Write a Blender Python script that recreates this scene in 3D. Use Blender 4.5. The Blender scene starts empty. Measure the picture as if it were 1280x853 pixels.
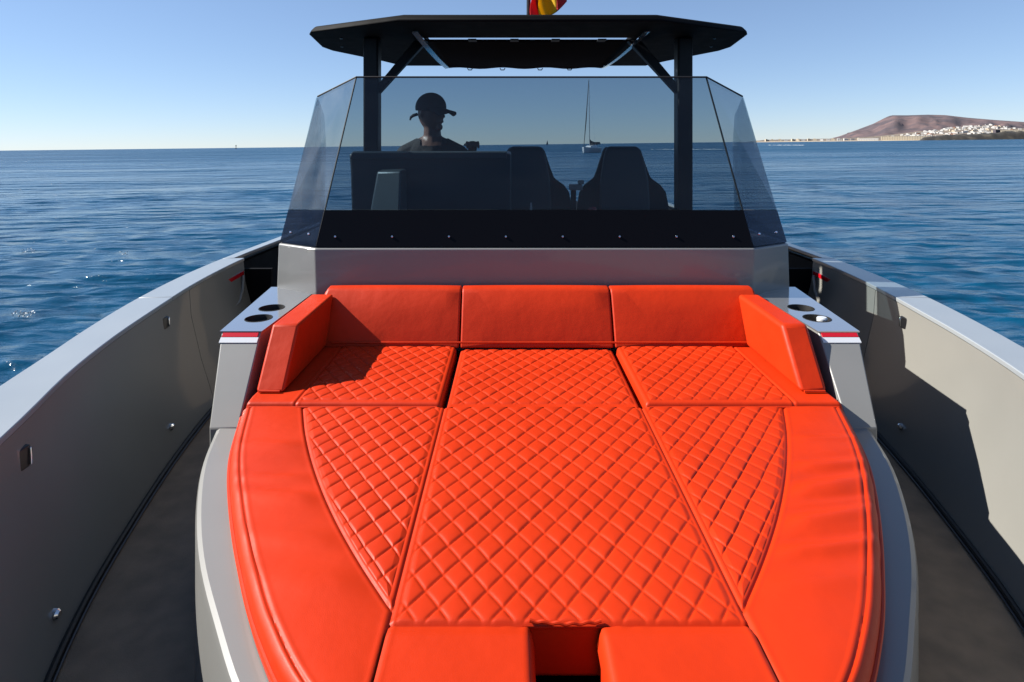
import bpy, bmesh, math, random
import numpy as np
from mathutils import Matrix, Vector

random.seed(7); rng = np.random.default_rng(7)
scene = bpy.context.scene
COL = scene.collection

# ------------------------------------------------------------------ camera, sky, sun, exposure
F, CX, HY = 750.0, 640.0, 181.0        # focal length in px of a 1280 wide frame, boat horizon
HC = 2.3                               # eye height over the water
ROLL = 0.0117                          # the boat heels a little to its port side
B = Matrix.Rotation(ROLL, 4, 'Y')
cam_d = bpy.data.cameras.new('camera'); cam = bpy.data.objects.new('camera', cam_d); COL.objects.link(cam)
cam.matrix_world = B @ Matrix.Translation((0, 0, HC)) @ Matrix.Rotation(math.pi/2, 4, 'X')
cam_d.sensor_width = 36; cam_d.lens = F/1280*36
cam_d.shift_x = 0.0; cam_d.shift_y = -(426.5-HY)/1280
cam_d.clip_start = 0.02; cam_d.clip_end = 200000
scene.camera = cam

SUNV = Vector((-1.0, 0.13, 0.77)).normalized()   # towards the sun
sun_el = math.asin(SUNV.z); sun_az = math.atan2(SUNV.x, SUNV.y)
world = bpy.data.worlds.new('World'); scene.world = world; world.use_nodes = True
wn = world.node_tree; wn.nodes.clear()
sky = wn.nodes.new('ShaderNodeTexSky'); sky.sky_type = 'NISHITA'; sky.sun_disc = False
sky.sun_elevation = sun_el; sky.sun_rotation = sun_az
sky.altitude = 2500; sky.air_density = 1.1; sky.dust_density = 0.0; sky.ozone_density = 5.5
bg = wn.nodes.new('ShaderNodeBackground'); bg.inputs[1].default_value = 0.098
wo = wn.nodes.new('ShaderNodeOutputWorld')
tint = wn.nodes.new('ShaderNodeMix'); tint.data_type = 'RGBA'; tint.blend_type = 'MULTIPLY'; tint.inputs[0].default_value = 1
tint.inputs[7].default_value = (.93, .98, 1.09, 1)
gam = wn.nodes.new('ShaderNodeGamma'); gam.inputs[1].default_value = .66      # softer step from zenith to horizon, the same all round
wn.links.new(sky.outputs[0], gam.inputs[0]); wn.links.new(gam.outputs[0], tint.inputs[6]); wn.links.new(tint.outputs[2], bg.inputs[0]); wn.links.new(bg.outputs[0], wo.inputs[0])
sl = bpy.data.lights.new('sun', 'SUN'); sl.energy = 5.0; sl.angle = math.radians(0.5); sl.color = (1, .95, .87)
so = bpy.data.objects.new('sun', sl); COL.objects.link(so)
so.rotation_euler = SUNV.to_track_quat('Z', 'Y').to_euler()
scene.view_settings.view_transform = 'Standard'; scene.view_settings.look = 'None'
scene.view_settings.exposure = 1.25; scene.view_settings.gamma = 1
try: scene.cycles.caustics_reflective = False; scene.cycles.max_bounces = 10; scene.cycles.transparent_max_bounces = 24
except Exception: pass

# ------------------------------------------------------------------ helpers
X0 = 0.095                             # boat centre line in camera coordinates

def spline(xs, ys):
    xs = np.array(xs, float); ys = np.array(ys, float); m = np.gradient(ys, xs)
    def f(x):
        x = np.asarray(x, float); i = np.clip(np.searchsorted(xs, x)-1, 0, len(xs)-2)
        h = xs[i+1]-xs[i]; t = np.clip((x-xs[i])/h, 0, 1)
        r = (2*t**3-3*t**2+1)*ys[i]+(t**3-2*t**2+t)*h*m[i]+(-2*t**3+3*t**2)*ys[i+1]+(t**3-t**2)*h*m[i+1]
        return float(r) if r.ndim == 0 else r
    return f

def px(x, y, Y):                        # photo pixel at depth Y -> boat coordinates
    return ((x-CX)/F*Y, Y, HC-(y-HY)/F*Y)

class MB:
    """collects geometry for one mesh, in boat coordinates (u from the centre line)"""
    def __init__(s, off=X0): s.v = []; s.f = []; s.o = off
    def add(s, vs, fs):
        n = len(s.v); s.v += [(x+s.o, y, z) for x, y, z in vs]; s.f += [tuple(i+n for i in f) for f in fs]; return s
    def box(s, x0, x1, y0, y1, z0, z1):
        return s.hexa([(x0,y0,z0),(x1,y0,z0),(x1,y1,z0),(x0,y1,z0)], [(x0,y0,z1),(x1,y0,z1),(x1,y1,z1),(x0,y1,z1)])
    def hexa(s, a, b): return s.prism(a, b)
    def prism(s, a, b):
        n = len(a)
        fs = [tuple(range(n))[::-1], tuple(range(n, 2*n))]+[(i, (i+1) % n, n+(i+1) % n, n+i) for i in range(n)]
        return s.add(list(a)+list(b), fs)
    def poly(s, pts, z0, z1): return s.prism([(x,y,z0) for x,y in pts], [(x,y,z1) for x,y in pts])
    def side(s, prof, u0, u1):          # profile in (Y, Z) pushed across u
        return s.prism([(u0,y,z) for y,z in prof], [(u1,y,z) for y,z in prof])
    def loft(s, rings, closed=True, cap=True):
        n = len(rings[0]); vs = [p for r in rings for p in r]; fs = []
        for k in range(len(rings)-1):
            for i in range(n if closed else n-1):
                j = (i+1) % n; fs.append((k*n+i, k*n+j, (k+1)*n+j, (k+1)*n+i))
        if cap and closed: fs += [tuple(range(n))[::-1], tuple(range((len(rings)-1)*n, len(rings)*n))]
        return s.add(vs, fs)
    def tube(s, pts, r, n=10, cap=True):
        pts = [Vector(p) for p in pts]; rings = []
        rs = r if isinstance(r, (list, tuple)) else [r]*len(pts)
        for i, p in enumerate(pts):
            d = (pts[min(i+1, len(pts)-1)]-pts[max(i-1, 0)]).normalized()
            a = d.orthogonal().normalized() if i == 0 else (a-d*a.dot(d)).normalized()
            b = d.cross(a)
            rings.append([tuple(p+(a*math.cos(t)+b*math.sin(t))*rs[i]) for t in [2*math.pi*k/n for k in range(n)]])
        return s.loft(rings, True, cap)
    def lathe(s, c, prof, n=24, axis='z'):
        rings = []
        for r, h in prof:
            ring = []
            for k in range(n):
                t = 2*math.pi*k/n; a, b = r*math.cos(t), r*math.sin(t)
                ring.append((c[0]+a, c[1]+b, c[2]+h) if axis == 'z' else (c[0]+a, c[1]-h, c[2]+b))
            rings.append(ring)
        return s.loft(rings, True, True)
    def build(s, name, m, parent=None, bevel=0, seg=3, smooth=False, sub=0, angle=35):
        me = bpy.data.meshes.new(name)
        base = Vector(parent['_base']) if parent is not None and '_base' in parent else Vector((0, 0, 0))
        me.from_pydata([tuple(Vector(p)-base) for p in s.v], [], s.f)
        bm = bmesh.new(); bm.from_mesh(me); bmesh.ops.recalc_face_normals(bm, faces=bm.faces[:]); bm.to_mesh(me); bm.free()
        me.materials.append(m)
        o = bpy.data.objects.new(name, me); COL.objects.link(o)
        if parent is not None: o.parent = parent; o['_base'] = tuple(base)
        if bevel:
            b = o.modifiers.new('bevel', 'BEVEL'); b.width = bevel; b.segments = seg; b.limit_method = 'ANGLE'; b.angle_limit = math.radians(25)
        if sub:
            b = o.modifiers.new('sub', 'SUBSURF'); b.levels = sub; b.render_levels = sub
        if smooth or bevel: me.shade_smooth()
        if (smooth or bevel) and angle:
            me.set_sharp_from_angle(angle=math.radians(angle))
        return o

def tag(o, label=None, cat=None, group=None, kind=None):
    if label: o['label'] = label
    if cat: o['category'] = cat
    if group: o['group'] = group
    if kind: o['kind'] = kind
    return o

def thing(name, label, cat, base, group=None, boat=True):
    o = bpy.data.objects.new(name, None); COL.objects.link(o); o.empty_display_size = .1
    o['_base'] = tuple(base)
    o.matrix_world = (B if boat else Matrix.Identity(4)) @ Matrix.Translation(base)
    return tag(o, label, cat, group)

# ------------------------------------------------------------------ materials
def mat(name, col, rough=.5, metal=0, coat=0, spec=.5, var=0, vscale=8, bump=0, bscale=60, rvar=0, coat_rough=.05, stretch=None):
    m = bpy.data.materials.new(name); m.use_nodes = True; nt = m.node_tree; N = nt.nodes; L = nt.links
    p = N['Principled BSDF']; p.inputs['Base Color'].default_value = (*col, 1); p.inputs['Roughness'].default_value = rough
    p.inputs['Metallic'].default_value = metal; p.inputs['Coat Weight'].default_value = coat
    p.inputs['Coat Roughness'].default_value = coat_rough; p.inputs['Specular IOR Level'].default_value = spec
    tc = N.new('ShaderNodeTexCoord'); src = tc.outputs['Object']
    if stretch:
        mp = N.new('ShaderNodeMapping'); mp.inputs['Scale'].default_value = stretch; L.new(src, mp.inputs[0]); src = mp.outputs[0]
    if var or rvar:
        n = N.new('ShaderNodeTexNoise'); n.inputs['Scale'].default_value = vscale; n.inputs['Detail'].default_value = 6; L.new(src, n.inputs[0])
        if var:
            r = N.new('ShaderNodeValToRGB'); e = r.color_ramp.elements
            e[0].position = .3; e[1].position = .7
            e[0].color = (*[c*(1-var) for c in col], 1); e[1].color = (*[min(1, c*(1+var)) for c in col], 1)
            L.new(n.outputs['Fac'], r.inputs[0]); L.new(r.outputs[0], p.inputs['Base Color'])
        if rvar:
            q = N.new('ShaderNodeMapRange'); q.inputs[3].default_value = max(0, rough-rvar); q.inputs[4].default_value = rough+rvar
            L.new(n.outputs['Fac'], q.inputs[0]); L.new(q.outputs[0], p.inputs['Roughness'])
    if bump:
        n2 = N.new('ShaderNodeTexNoise'); n2.inputs['Scale'].default_value = bscale; n2.inputs['Detail'].default_value = 5; L.new(src, n2.inputs[0])
        bp = N.new('ShaderNodeBump'); bp.inputs['Strength'].default_value = bump; bp.inputs['Distance'].default_value = .002
        L.new(n2.outputs['Fac'], bp.inputs['Height']); L.new(bp.outputs[0], p.inputs['Normal'])
    return m

def leather_mat():
    m = mat('orange_leather', (.41, .022, .0015), .5, var=.07, vscale=4, rvar=.06, spec=.2)
    nt = m.node_tree; N = nt.nodes; L = nt.links; p = N['Principled BSDF']
    tc = N.new('ShaderNodeTexCoord')
    v = N.new('ShaderNodeTexVoronoi'); v.inputs['Scale'].default_value = 650; L.new(tc.outputs['Object'], v.inputs[0])
    w = N.new('ShaderNodeTexNoise'); w.inputs['Scale'].default_value = 9; w.inputs['Detail'].default_value = 3; L.new(tc.outputs['Object'], w.inputs[0])
    b1 = N.new('ShaderNodeBump'); b1.inputs['Strength'].default_value = .18; b1.inputs['Distance'].default_value = .0006; L.new(v.outputs['Distance'], b1.inputs['Height'])
    b2 = N.new('ShaderNodeBump'); b2.inputs['Strength'].default_value = .35; b2.inputs['Distance'].default_value = .01; L.new(w.outputs['Fac'], b2.inputs['Height'])
    L.new(b2.outputs[0], b1.inputs['Normal']); L.new(b1.outputs[0], p.inputs['Normal'])
    return m
M = {}
M['leather'] = leather_mat()
M['thread'] = mat('stitch_thread', (.75, .12, .04), .6)
M['gelcoat'] = mat('grey_gelcoat', (.168, .168, .162), .38, coat=.3, var=.04, vscale=3, rvar=.06)
M['rail'] = mat('pale_grey_gelcoat', (.225, .245, .26), .35, coat=.4, var=.04, vscale=4, rvar=.06)
M['liner'] = mat('grey_liner_paint', (.178, .175, .16), .3, coat=.35, spec=.3, var=.04, vscale=3, rvar=.05)
M['deck'] = mat('dark_nonslip_deck', (.20, .145, .095), .6, var=.2, vscale=14, bump=.5, bscale=420)
M['plate'] = mat('polished_plate', (.55, .57, .6), .12, metal=.85, rvar=.03, vscale=6)
M['black'] = mat('black_plastic', (.008, .008, .009), .35, rvar=.1, vscale=30)
M['rubber'] = mat('black_rubber', (.005, .005, .005), .6)
M['band'] = mat('black_glazing_band', (.003, .003, .004), .08, spec=.12)
M['hardtop'] = mat('black_hardtop', (.003, .003, .0035), .75, spec=.08, rvar=.1, vscale=12)
M['post'] = mat('dark_painted_alloy', (.004, .005, .007), .45, spec=.2)
M['canvas'] = mat('maroon_black_canvas', (.004, .0012, .0015), .9, spec=.05, bump=.4, bscale=300)
M['chrome'] = mat('polished_steel', (.7, .71, .72), .12, metal=1, rvar=.04, vscale=40)
M['seat'] = mat('slate_seat_vinyl', (.03, .042, .05), .5, bump=.15, bscale=250)
M['seatblack'] = mat('black_seat_vinyl', (.002, .002, .003), .6, spec=.2)
M['dash'] = mat('dark_slate_dash', (.02, .021, .027), .4, rvar=.1, vscale=12)
M['red'] = mat('red_trim', (.42, .005, .012), .25, coat=.5)
M['white'] = mat('white_trim', (.5, .52, .55), .3, coat=.5)
M['hull'] = mat('hull_grey', (.17, .175, .18), .2, coat=.8)
M['skin'] = mat('skin', (.14, .066, .045), .5, var=.08, vscale=20)
M['shirt'] = mat('black_cotton', (.002, .002, .003), .85, bump=.3, bscale=500)
M['cap'] = mat('black_cap_fabric', (.009, .01, .014), .8, bump=.3, bscale=600)
M['lens'] = mat('dark_lens', (.003, .003, .004), .08)
M['beige'] = mat('beige_plastic', (.6, .52, .42), .5)

def glass_mat(name, tint, veil=.008):
    m = bpy.data.materials.new(name); m.use_nodes = True; nt = m.node_tree; N = nt.nodes; L = nt.links; N.clear()
    t = N.new('ShaderNodeBsdfTransparent'); t.inputs[0].default_value = (*tint, 1)
    g = N.new('ShaderNodeBsdfGlossy'); g.inputs['Roughness'].default_value = .02
    n = N.new('ShaderNodeTexNoise'); n.inputs['Scale'].default_value = 2.5
    q = N.new('ShaderNodeMapRange'); q.inputs[3].default_value = .01; q.inputs[4].default_value = .06
    L.new(n.outputs['Fac'], q.inputs[0]); L.new(q.outputs[0], g.inputs['Roughness'])
    lw = N.new('ShaderNodeLayerWeight'); lw.inputs[0].default_value = .5
    pw_ = N.new('ShaderNodeMath'); pw_.operation = 'POWER'; pw_.inputs[1].default_value = 4.5; L.new(lw.outputs['Facing'], pw_.inputs[0])
    fr = N.new('ShaderNodeMath'); fr.operation = 'MULTIPLY_ADD'; fr.inputs[1].default_value = .9; fr.inputs[2].default_value = .03; L.new(pw_.outputs[0], fr.inputs[0])
    mx = N.new('ShaderNodeMixShader'); o = N.new('ShaderNodeOutputMaterial')
    L.new(fr.outputs[0], mx.inputs[0]); L.new(t.outputs[0], mx.inputs[1]); L.new(g.outputs[0], mx.inputs[2]); 
    d = N.new('ShaderNodeBsdfDiffuse'); d.inputs[0].default_value = (.5, .52, .53, 1)  # pale diffuse share, a milky veil mixed into the glass
    f1 = N.new('ShaderNodeTexNoise'); f1.inputs['Scale'].default_value = 3.0; f1.inputs['Detail'].default_value = 8; f1.inputs['Distortion'].default_value = .6
    f2 = N.new('ShaderNodeMapRange'); f2.inputs[1].default_value = .3; f2.inputs[2].default_value = .75; f2.inputs[3].default_value = veil*.15; f2.inputs[4].default_value = veil
    L.new(f1.outputs['Fac'], f2.inputs[0]); m2 = N.new('ShaderNodeMixShader'); L.new(f2.outputs[0], m2.inputs[0]); L.new(mx.outputs[0], m2.inputs[1]); L.new(d.outputs[0], m2.inputs[2])
    L.new(m2.outputs[0], o.inputs[0])
    return m
M['glass'] = glass_mat('smoked_glass', (.545, .61, .65))
M['glass_haze'] = glass_mat('hazed_corner_glass', (.58, .645, .685), .07)  # stronger pale veil stands in for sky glare on the corner panes
M['glass_clear'] = glass_mat('clear_side_glass', (.74, .8, .83))
M['glass_low'] = glass_mat('deep_smoked_glass', (.22, .26, .34))

# ------------------------------------------------------------------ sea
def build_sea():
    ys = np.concatenate([np.geomspace(.04, 1.0, 14, endpoint=False), np.arange(1.0, 60, .35), np.arange(60, 330, .8)])
    r = 1725.0/ys[::-1]                                   # rings evenly spread over the view
    r = np.concatenate([[.5, 2.0, 3.5, 4.5], r[r > 4.9]])
    th_front = np.linspace(-math.radians(47), math.radians(47), 760)
    th_back = np.linspace(math.radians(47), 2*math.pi-math.radians(47), 60)[1:-1]
    th = np.concatenate([th_front, th_back]); nT = len(th)
    R, T = np.meshgrid(r, th, indexing='ij'); X = R*np.sin(T); Y = R*np.cos(T)
    dr = np.gradient(r)[:, None]+0*T
    Z = np.zeros_like(X); DX = np.zeros_like(X); DY = np.zeros_like(X)
    wg = np.random.default_rng(3)
    for k in range(90):
        lam = math.exp(wg.uniform(math.log(.2), math.log(1.5)))
        ang = math.radians(97)+wg.normal(0, .45)           # crests run roughly across the view
        kx, ky = math.cos(ang)*2*math.pi/lam, math.sin(ang)*2*math.pi/lam
        amp = .0037*lam**.95 if lam < .9 else .0037*.9**.95*(.9/lam)**.5
        w = np.clip((lam/(dr+.02)-2.2)/3, 0, 1)
        ph = kx*X+ky*Y+wg.uniform(0, 2*math.pi)
        Z += w*amp*np.sin(ph); c = w*amp*np.cos(ph)*.8
        DX += c*math.cos(ang); DY += c*math.sin(ang)
    for k in range(26):                                    # longer, lower swell that still shows far out
        lam = math.exp(wg.uniform(math.log(4), math.log(28))); ang = math.radians(95)+wg.normal(0, .4)
        kx, ky = math.cos(ang)*2*math.pi/lam, math.sin(ang)*2*math.pi/lam
        Z += np.clip((lam/(dr+.02)-2.2)/3, 0, 1)*.0012*lam**.8*np.sin(kx*X+ky*Y+wg.uniform(0, 6.28))*np.clip((R-6)/20, 0.2, 1)
    X2 = X+DX; Y2 = Y+DY
    fade = np.clip((R-2)/2, 0, 1); Z = Z*fade
    v = np.stack([X2, Y2, Z], -1).reshape(-1, 3)
    nR = len(r); i = np.arange(nR-1)[:, None]*nT; j = np.arange(nT); j2 = (j+1) % nT
    q = np.stack([i+j, i+nT+j, i+nT+j2, i+j2], -1).reshape(-1, 4)
    me = bpy.data.meshes.new('sea'); me.vertices.add(len(v)); me.vertices.foreach_set('co', v.astype(np.float32).ravel())
    me.loops.add(q.size); me.loops.foreach_set('vertex_index', q.astype(np.int32).ravel())
    me.polygons.add(len(q)); me.polygons.foreach_set('loop_start', np.arange(0, q.size, 4, dtype=np.int32))
    me.update(calc_edges=True); me.shade_smooth()
    if me.polygons[len(me.polygons)//2].normal.z < 0: me.flip_normals()
    m = bpy.data.materials.new('sea_water'); m.use_nodes = True; nt = m.node_tree; N = nt.nodes; L = nt.links
    p = N['Principled BSDF']; p.inputs['Base Color'].default_value = (.0008, .040, .088, 1); p.inputs['Roughness'].default_value = .09
    p.inputs['IOR'].default_value = 1.333
    geo = N.new('ShaderNodeNewGeometry')
    def noise(sx, sy, sc, det, dist, st, prev=None):
        mp = N.new('ShaderNodeMapping'); mp.inputs['Scale'].default_value = (sx, sy, 1); L.new(geo.outputs['Position'], mp.inputs[0])
        n = N.new('ShaderNodeTexNoise'); n.inputs['Scale'].default_value = sc; n.inputs['Detail'].default_value = det; n.inputs['Roughness'].default_value = .62
        L.new(mp.outputs[0], n.inputs[0])
        b = N.new('ShaderNodeBump'); b.inputs['Strength'].default_value = st; b.inputs['Distance'].default_value = dist
        L.new(n.outputs['Fac'], b.inputs['Height'])
        if prev: L.new(prev.outputs[0], b.inputs['Normal'])
        return b
    ln = N.new('ShaderNodeVectorMath'); ln.operation = 'LENGTH'; L.new(geo.outputs['Position'], ln.inputs[0])
    rr_ = N.new('ShaderNodeMapRange'); rr_.inputs[1].default_value = 4; rr_.inputs[2].default_value = 220; rr_.inputs[3].default_value = .18; rr_.inputs[4].default_value = .36
    rr_.interpolation_type = 'SMOOTHSTEP'; L.new(ln.outputs['Value'], rr_.inputs[0])
    wm_ = N.new('ShaderNodeMapping'); wm_.inputs['Scale'].default_value = (.25, 1, 1); L.new(geo.outputs['Position'], wm_.inputs[0])
    wd = N.new('ShaderNodeTexNoise'); wd.inputs['Scale'].default_value = .035; wd.inputs['Detail'].default_value = 7; wd.inputs['Roughness'].default_value = .65; L.new(wm_.outputs[0], wd.inputs[0])
    wr_ = N.new('ShaderNodeMapRange'); wr_.inputs[1].default_value = .35; wr_.inputs[2].default_value = .65; wr_.inputs[3].default_value = .55; wr_.inputs[4].default_value = 1.35; L.new(wd.outputs['Fac'], wr_.inputs[0])
    mu = N.new('ShaderNodeMath'); mu.operation = 'MULTIPLY'; L.new(rr_.outputs[0], mu.inputs[0]); L.new(wr_.outputs[0], mu.inputs[1]); L.new(mu.outputs[0], p.inputs['Roughness'])
    b0 = noise(.4, 1.0, .06, 5, 6.0, .7); b1 = noise(.42, 1.0, .45, 4, .9, .7, b0); b2 = noise(.45, 1.0, 2.8, 5, .10, .6, b1)
    L.new(b2.outputs[0], p.inputs['Normal'])
    me.materials.append(m)
    o = bpy.data.objects.new('sea', me); COL.objects.link(o); tag(o, kind='structure')
    return o
build_sea()

# ------------------------------------------------------------------ boat outlines (half widths over Y)
ZG, ZD, ZB, ZP, ZW = 1.64, 1.08, 1.44, 1.50, 1.66      # gunwale, side deck, sunpad base, pad top, cup holder shelf
ui = spline([-.9,-.4,.2,.8,1.2,1.464,1.725,2.045,2.43,2.81,3.21,3.51,4.2,5.5,7.6], [0,.42,.78,1.04,1.195,1.283,1.375,1.46,1.535,1.6,1.64,1.655,1.655,1.62,1.55])
uo = spline([-1.1,-.4,.2,.8,1.2,1.65,1.86,2.17,2.565,3.02,3.51,4.16,5.5,7.6], [0,.62,.98,1.23,1.375,1.505,1.555,1.632,1.71,1.765,1.785,1.775,1.74,1.68])
ud = spline([-.5,.2,.8,1.36,1.525,1.93,2.35,2.74,3.5,7.6], [0,.55,.86,1.15,1.21,1.32,1.41,1.47,1.52,1.45])
bw = spline([.5,.65,.8,.96,1.075,1.226,1.456,1.6,1.838], [.06,.24,.4,.545,.63,.735,.862,.926,1.0])
pw = spline([.62,.78,.893,1.0,1.18,1.34,1.54,1.82], [.1,.31,.43,.515,.63,.72,.818,.914])
qw = spline([1.03,1.145,1.266,1.45,1.65,1.835], [.302,.384,.463,.567,.662,.735])

boat = thing('motor_boat', 'grey open motor boat with black hardtop and smoked windshield, seen from its bow', 'boat', (X0, 3.2, 0))

# hull shell
mb = MB(); rings = []
for y in list(np.linspace(-1.08, 1, 14))+list(np.linspace(1.2, 7.6, 22)):
    o_ = max(uo(y), .01); k = np.clip((y+1.1)/2.5, .02, 1)
    half = [(o_, 1.585), (o_-.01, 1.5), (o_-.1*k, 1.0), (o_*(.72+.12*k), .35), (o_*(.5+.3*k), 0), (o_*(.3+.3*k), -.25), (0, -.45*k)]
    rings.append([(-a, y, z) for a, z in half]+[(a, y, z) for a, z in half[::-1][1:]])
mb.loft(rings, closed=False)
n = len(rings[0]); mb.f.append(tuple(len(rings)*n-n+i for i in range(n)))
mb.build('hull', M['hull'], boat, smooth=True)

# side deck, lower cockpit floor aft
mb = MB(); yy = list(np.linspace(-.45, 3.3, 40))
mb.loft([[(-ud(y), y, ZD), (ud(y), y, ZD), (ud(y), y, ZD-.03), (-ud(y), y, ZD-.03)] for y in yy])
mb.build('side_deck', M['deck'], boat)
mb = MB(); yy = list(np.linspace(3.302, 7.5, 12))
mb.loft([[(-ud(y), y, .92), (ud(y), y, .92), (ud(y), y, .88), (-ud(y), y, .88)] for y in yy])
mb.build('cockpit_floor', M['deck'], boat)

ZI = 3.5                                                   # aft of this the rail narrows over the boarding recess
for s in (-1, 1):
    # gunwale cap
    sec = lambda a, b, y: [(s*a, y, ZG), (s*b, y, ZG-.004), (s*b, y, ZG-.055), (s*a, y, ZG-.018)]
    def cap(y0, y1, n, narrow=False):
        g = MB(); g.loft([sec(uo(y)-.07 if narrow else ui(y), uo(y), y) for y in np.linspace(y0, y1, n)])
        return g.build('gunwale', M['rail'], boat, bevel=.003, seg=2)
    cap(-.85, 2.598, 40); cap(2.602, ZI-.002, 14); cap(ZI+.002, 7.5, 20, True)
    # inside liner of the bulwark, two panels with a joint
    def liner(y0, y1, n):
        g = MB(); rr = []
        for y in np.linspace(y0, y1, n):
            a, d = ui(y)+.012, ud(y)
            mid = a*.42+d*.58+.012
            rr.append([(s*(a-.010), y, ZG-.019), (s*(a*.8+d*.2+.008), y, 1.5), (s*mid, y, 1.3), (s*(d+.012), y, 1.12), (s*(d-.004), y, ZD+.002),
                       (s*(d+.04), y, ZD+.002), (s*(mid+.05), y, 1.3), (s*(a+.03), y, ZG-.03)])
        g.loft(rr); return g.build('bulwark_panel', M['liner'], boat, smooth=True, angle=50)
    bp = liner(-.4, 2.798, 44); liner(2.802, 3.49, 10)
    # aft bulwark, low and dark, behind the recess
    g = MB(); g.loft([[(s*(uo(y)-.05), y, ZG-.056), (s*(uo(y)-.02), y, ZG-.056), (s*(ud(y)+.05), y, .93), (s*(ud(y)+.01), y, .93)] for y in np.linspace(3.55, 7.5, 16)])
    g.build('aft_bulwark', M['hardtop'], boat, smooth=True)
    g = MB(); g.box(min(s*1.5, s*1.72), max(s*1.5, s*1.72), 3.5, 3.53, .93, 1.575); g.build('recess_wall', M['hardtop'], boat)
    # gasket along the deck edge
    g = MB(); g.tube([(s*(ud(y)-.006), y, ZD+.012) for y in np.linspace(-.3, 3.2, 60)], .009, 8); g.build('deck_gasket', M['rubber'], boat, smooth=True)
    g = MB(); g.tube([(s*(ud(y)-.0185), y, ZD+.008) for y in np.linspace(-.3, 3.2, 60)], .0035, 6); g.build('gasket_bead', M['dash'], boat, smooth=True)
    # flush latches and small fittings on the liner
    def at_liner(y, z):
        zs = [1.08, 1.12, 1.3, 1.5, 1.584]; a, d = ui(y)+.012, ud(y); mid = a*.42+d*.58+.012
        return float(np.interp(z, zs, [d, d+.012, mid, a*.8+d*.2+.008, a]))
    for (y, z, w, h) in ((2.53, 1.552, .04, .05), (1.465, 1.54, .032, .055)):
        u = at_liner(y, z)
        g = MB(); g.box(min(s*(u-.014), s*(u+.03)), max(s*(u-.014), s*(u+.03)), y-w, y+w*.2, z-h/2, z+h/2)
        f = g.build('latch', M['black'], bp, bevel=.004, seg=2)
        g = MB(); g.box(min(s*(u-.02), s*(u-.012)), max(s*(u-.02), s*(u-.012)), y-w*.02, y+w*.14, z-h*.40, z+h*.40); g.build('latch_lever', M['chrome'], bp, bevel=.003, seg=2)
    for (y, z) in ((2.37, 1.185), (1.46, 1.157)):
        u = at_liner(y, z)
        g = MB(); g.tube([(s*(u+.01), y, z), (s*(u-.008), y, z), (s*(u-.014), y, z)], [.013, .013, .008], 12); g.build('drain_fitting', M['chrome'], bp, smooth=True)
    # red strip by the recess, with a curved tube below
    u = at_liner(3.3, 1.54)
    g = MB(); g.prism([(s*(u-.006), 3.12, 1.535), (s*(u-.006), 3.46, 1.55), (s*(u+.006), 3.46, 1.55), (s*(u+.006), 3.12, 1.535)],
                      [(s*(u-.006), 3.12, 1.56), (s*(u-.006), 3.46, 1.572), (s*(u+.006), 3.46, 1.572), (s*(u+.006), 3.12, 1.56)])
    g.build('red_strip', M['red'], boat)
    g = MB(); g.tube([(s*(u-.012), 3.44, 1.55), (s*(u-.016), 3.42, 1.47), (s*(u-.02), 3.36, 1.42), (s*(u-.02), 3.26, 1.405)], [.008, .009, .011, .014], 8)
    g.build('reflection_curve', M['liner'], boat, smooth=True)  # tube in the shape of a beige reflection on the glossy panel

# sunpad base
mb = MB(); yb = list(np.linspace(.5, 1.838, 40))
def base_ring(inset, z, back=2.6):
    L_ = [(-(bw(y)-inset), y) for y in yb]; R_ = [(bw(y)-inset, y) for y in yb[::-1]]
    pts = [(-1.0+inset, back)]+L_[::-1]+R_[::-1]+[(1.0-inset, back)]
    return [(a, b, z) for a, b in pts]
mb.loft([base_ring(.0, ZD-.01), base_ring(.0, ZB-.02), base_ring(.004, ZB-.006), base_ring(.014, ZB)])
sb_ = mb.build('sunpad_base', M['gelcoat'], boat, smooth=True, angle=25)
cut_ = MB().box(-.0775, .0655, .58, 1.0035, 1.41, 1.6).build('cutter', M['gelcoat'], boat)      # recess under the notch of the pad
bo_ = sb_.modifiers.new('cut', 'BOOLEAN'); bo_.operation = 'DIFFERENCE'; bo_.object = cut_; bo_.solver = 'EXACT'
bpy.context.view_layer.update(); dg_ = bpy.context.evaluated_depsgraph_get(); nm_ = bpy.data.meshes.new_from_object(sb_.evaluated_get(dg_))
sb_.modifiers.clear(); sb_.data = nm_; bpy.data.objects.remove(cut_)

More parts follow.
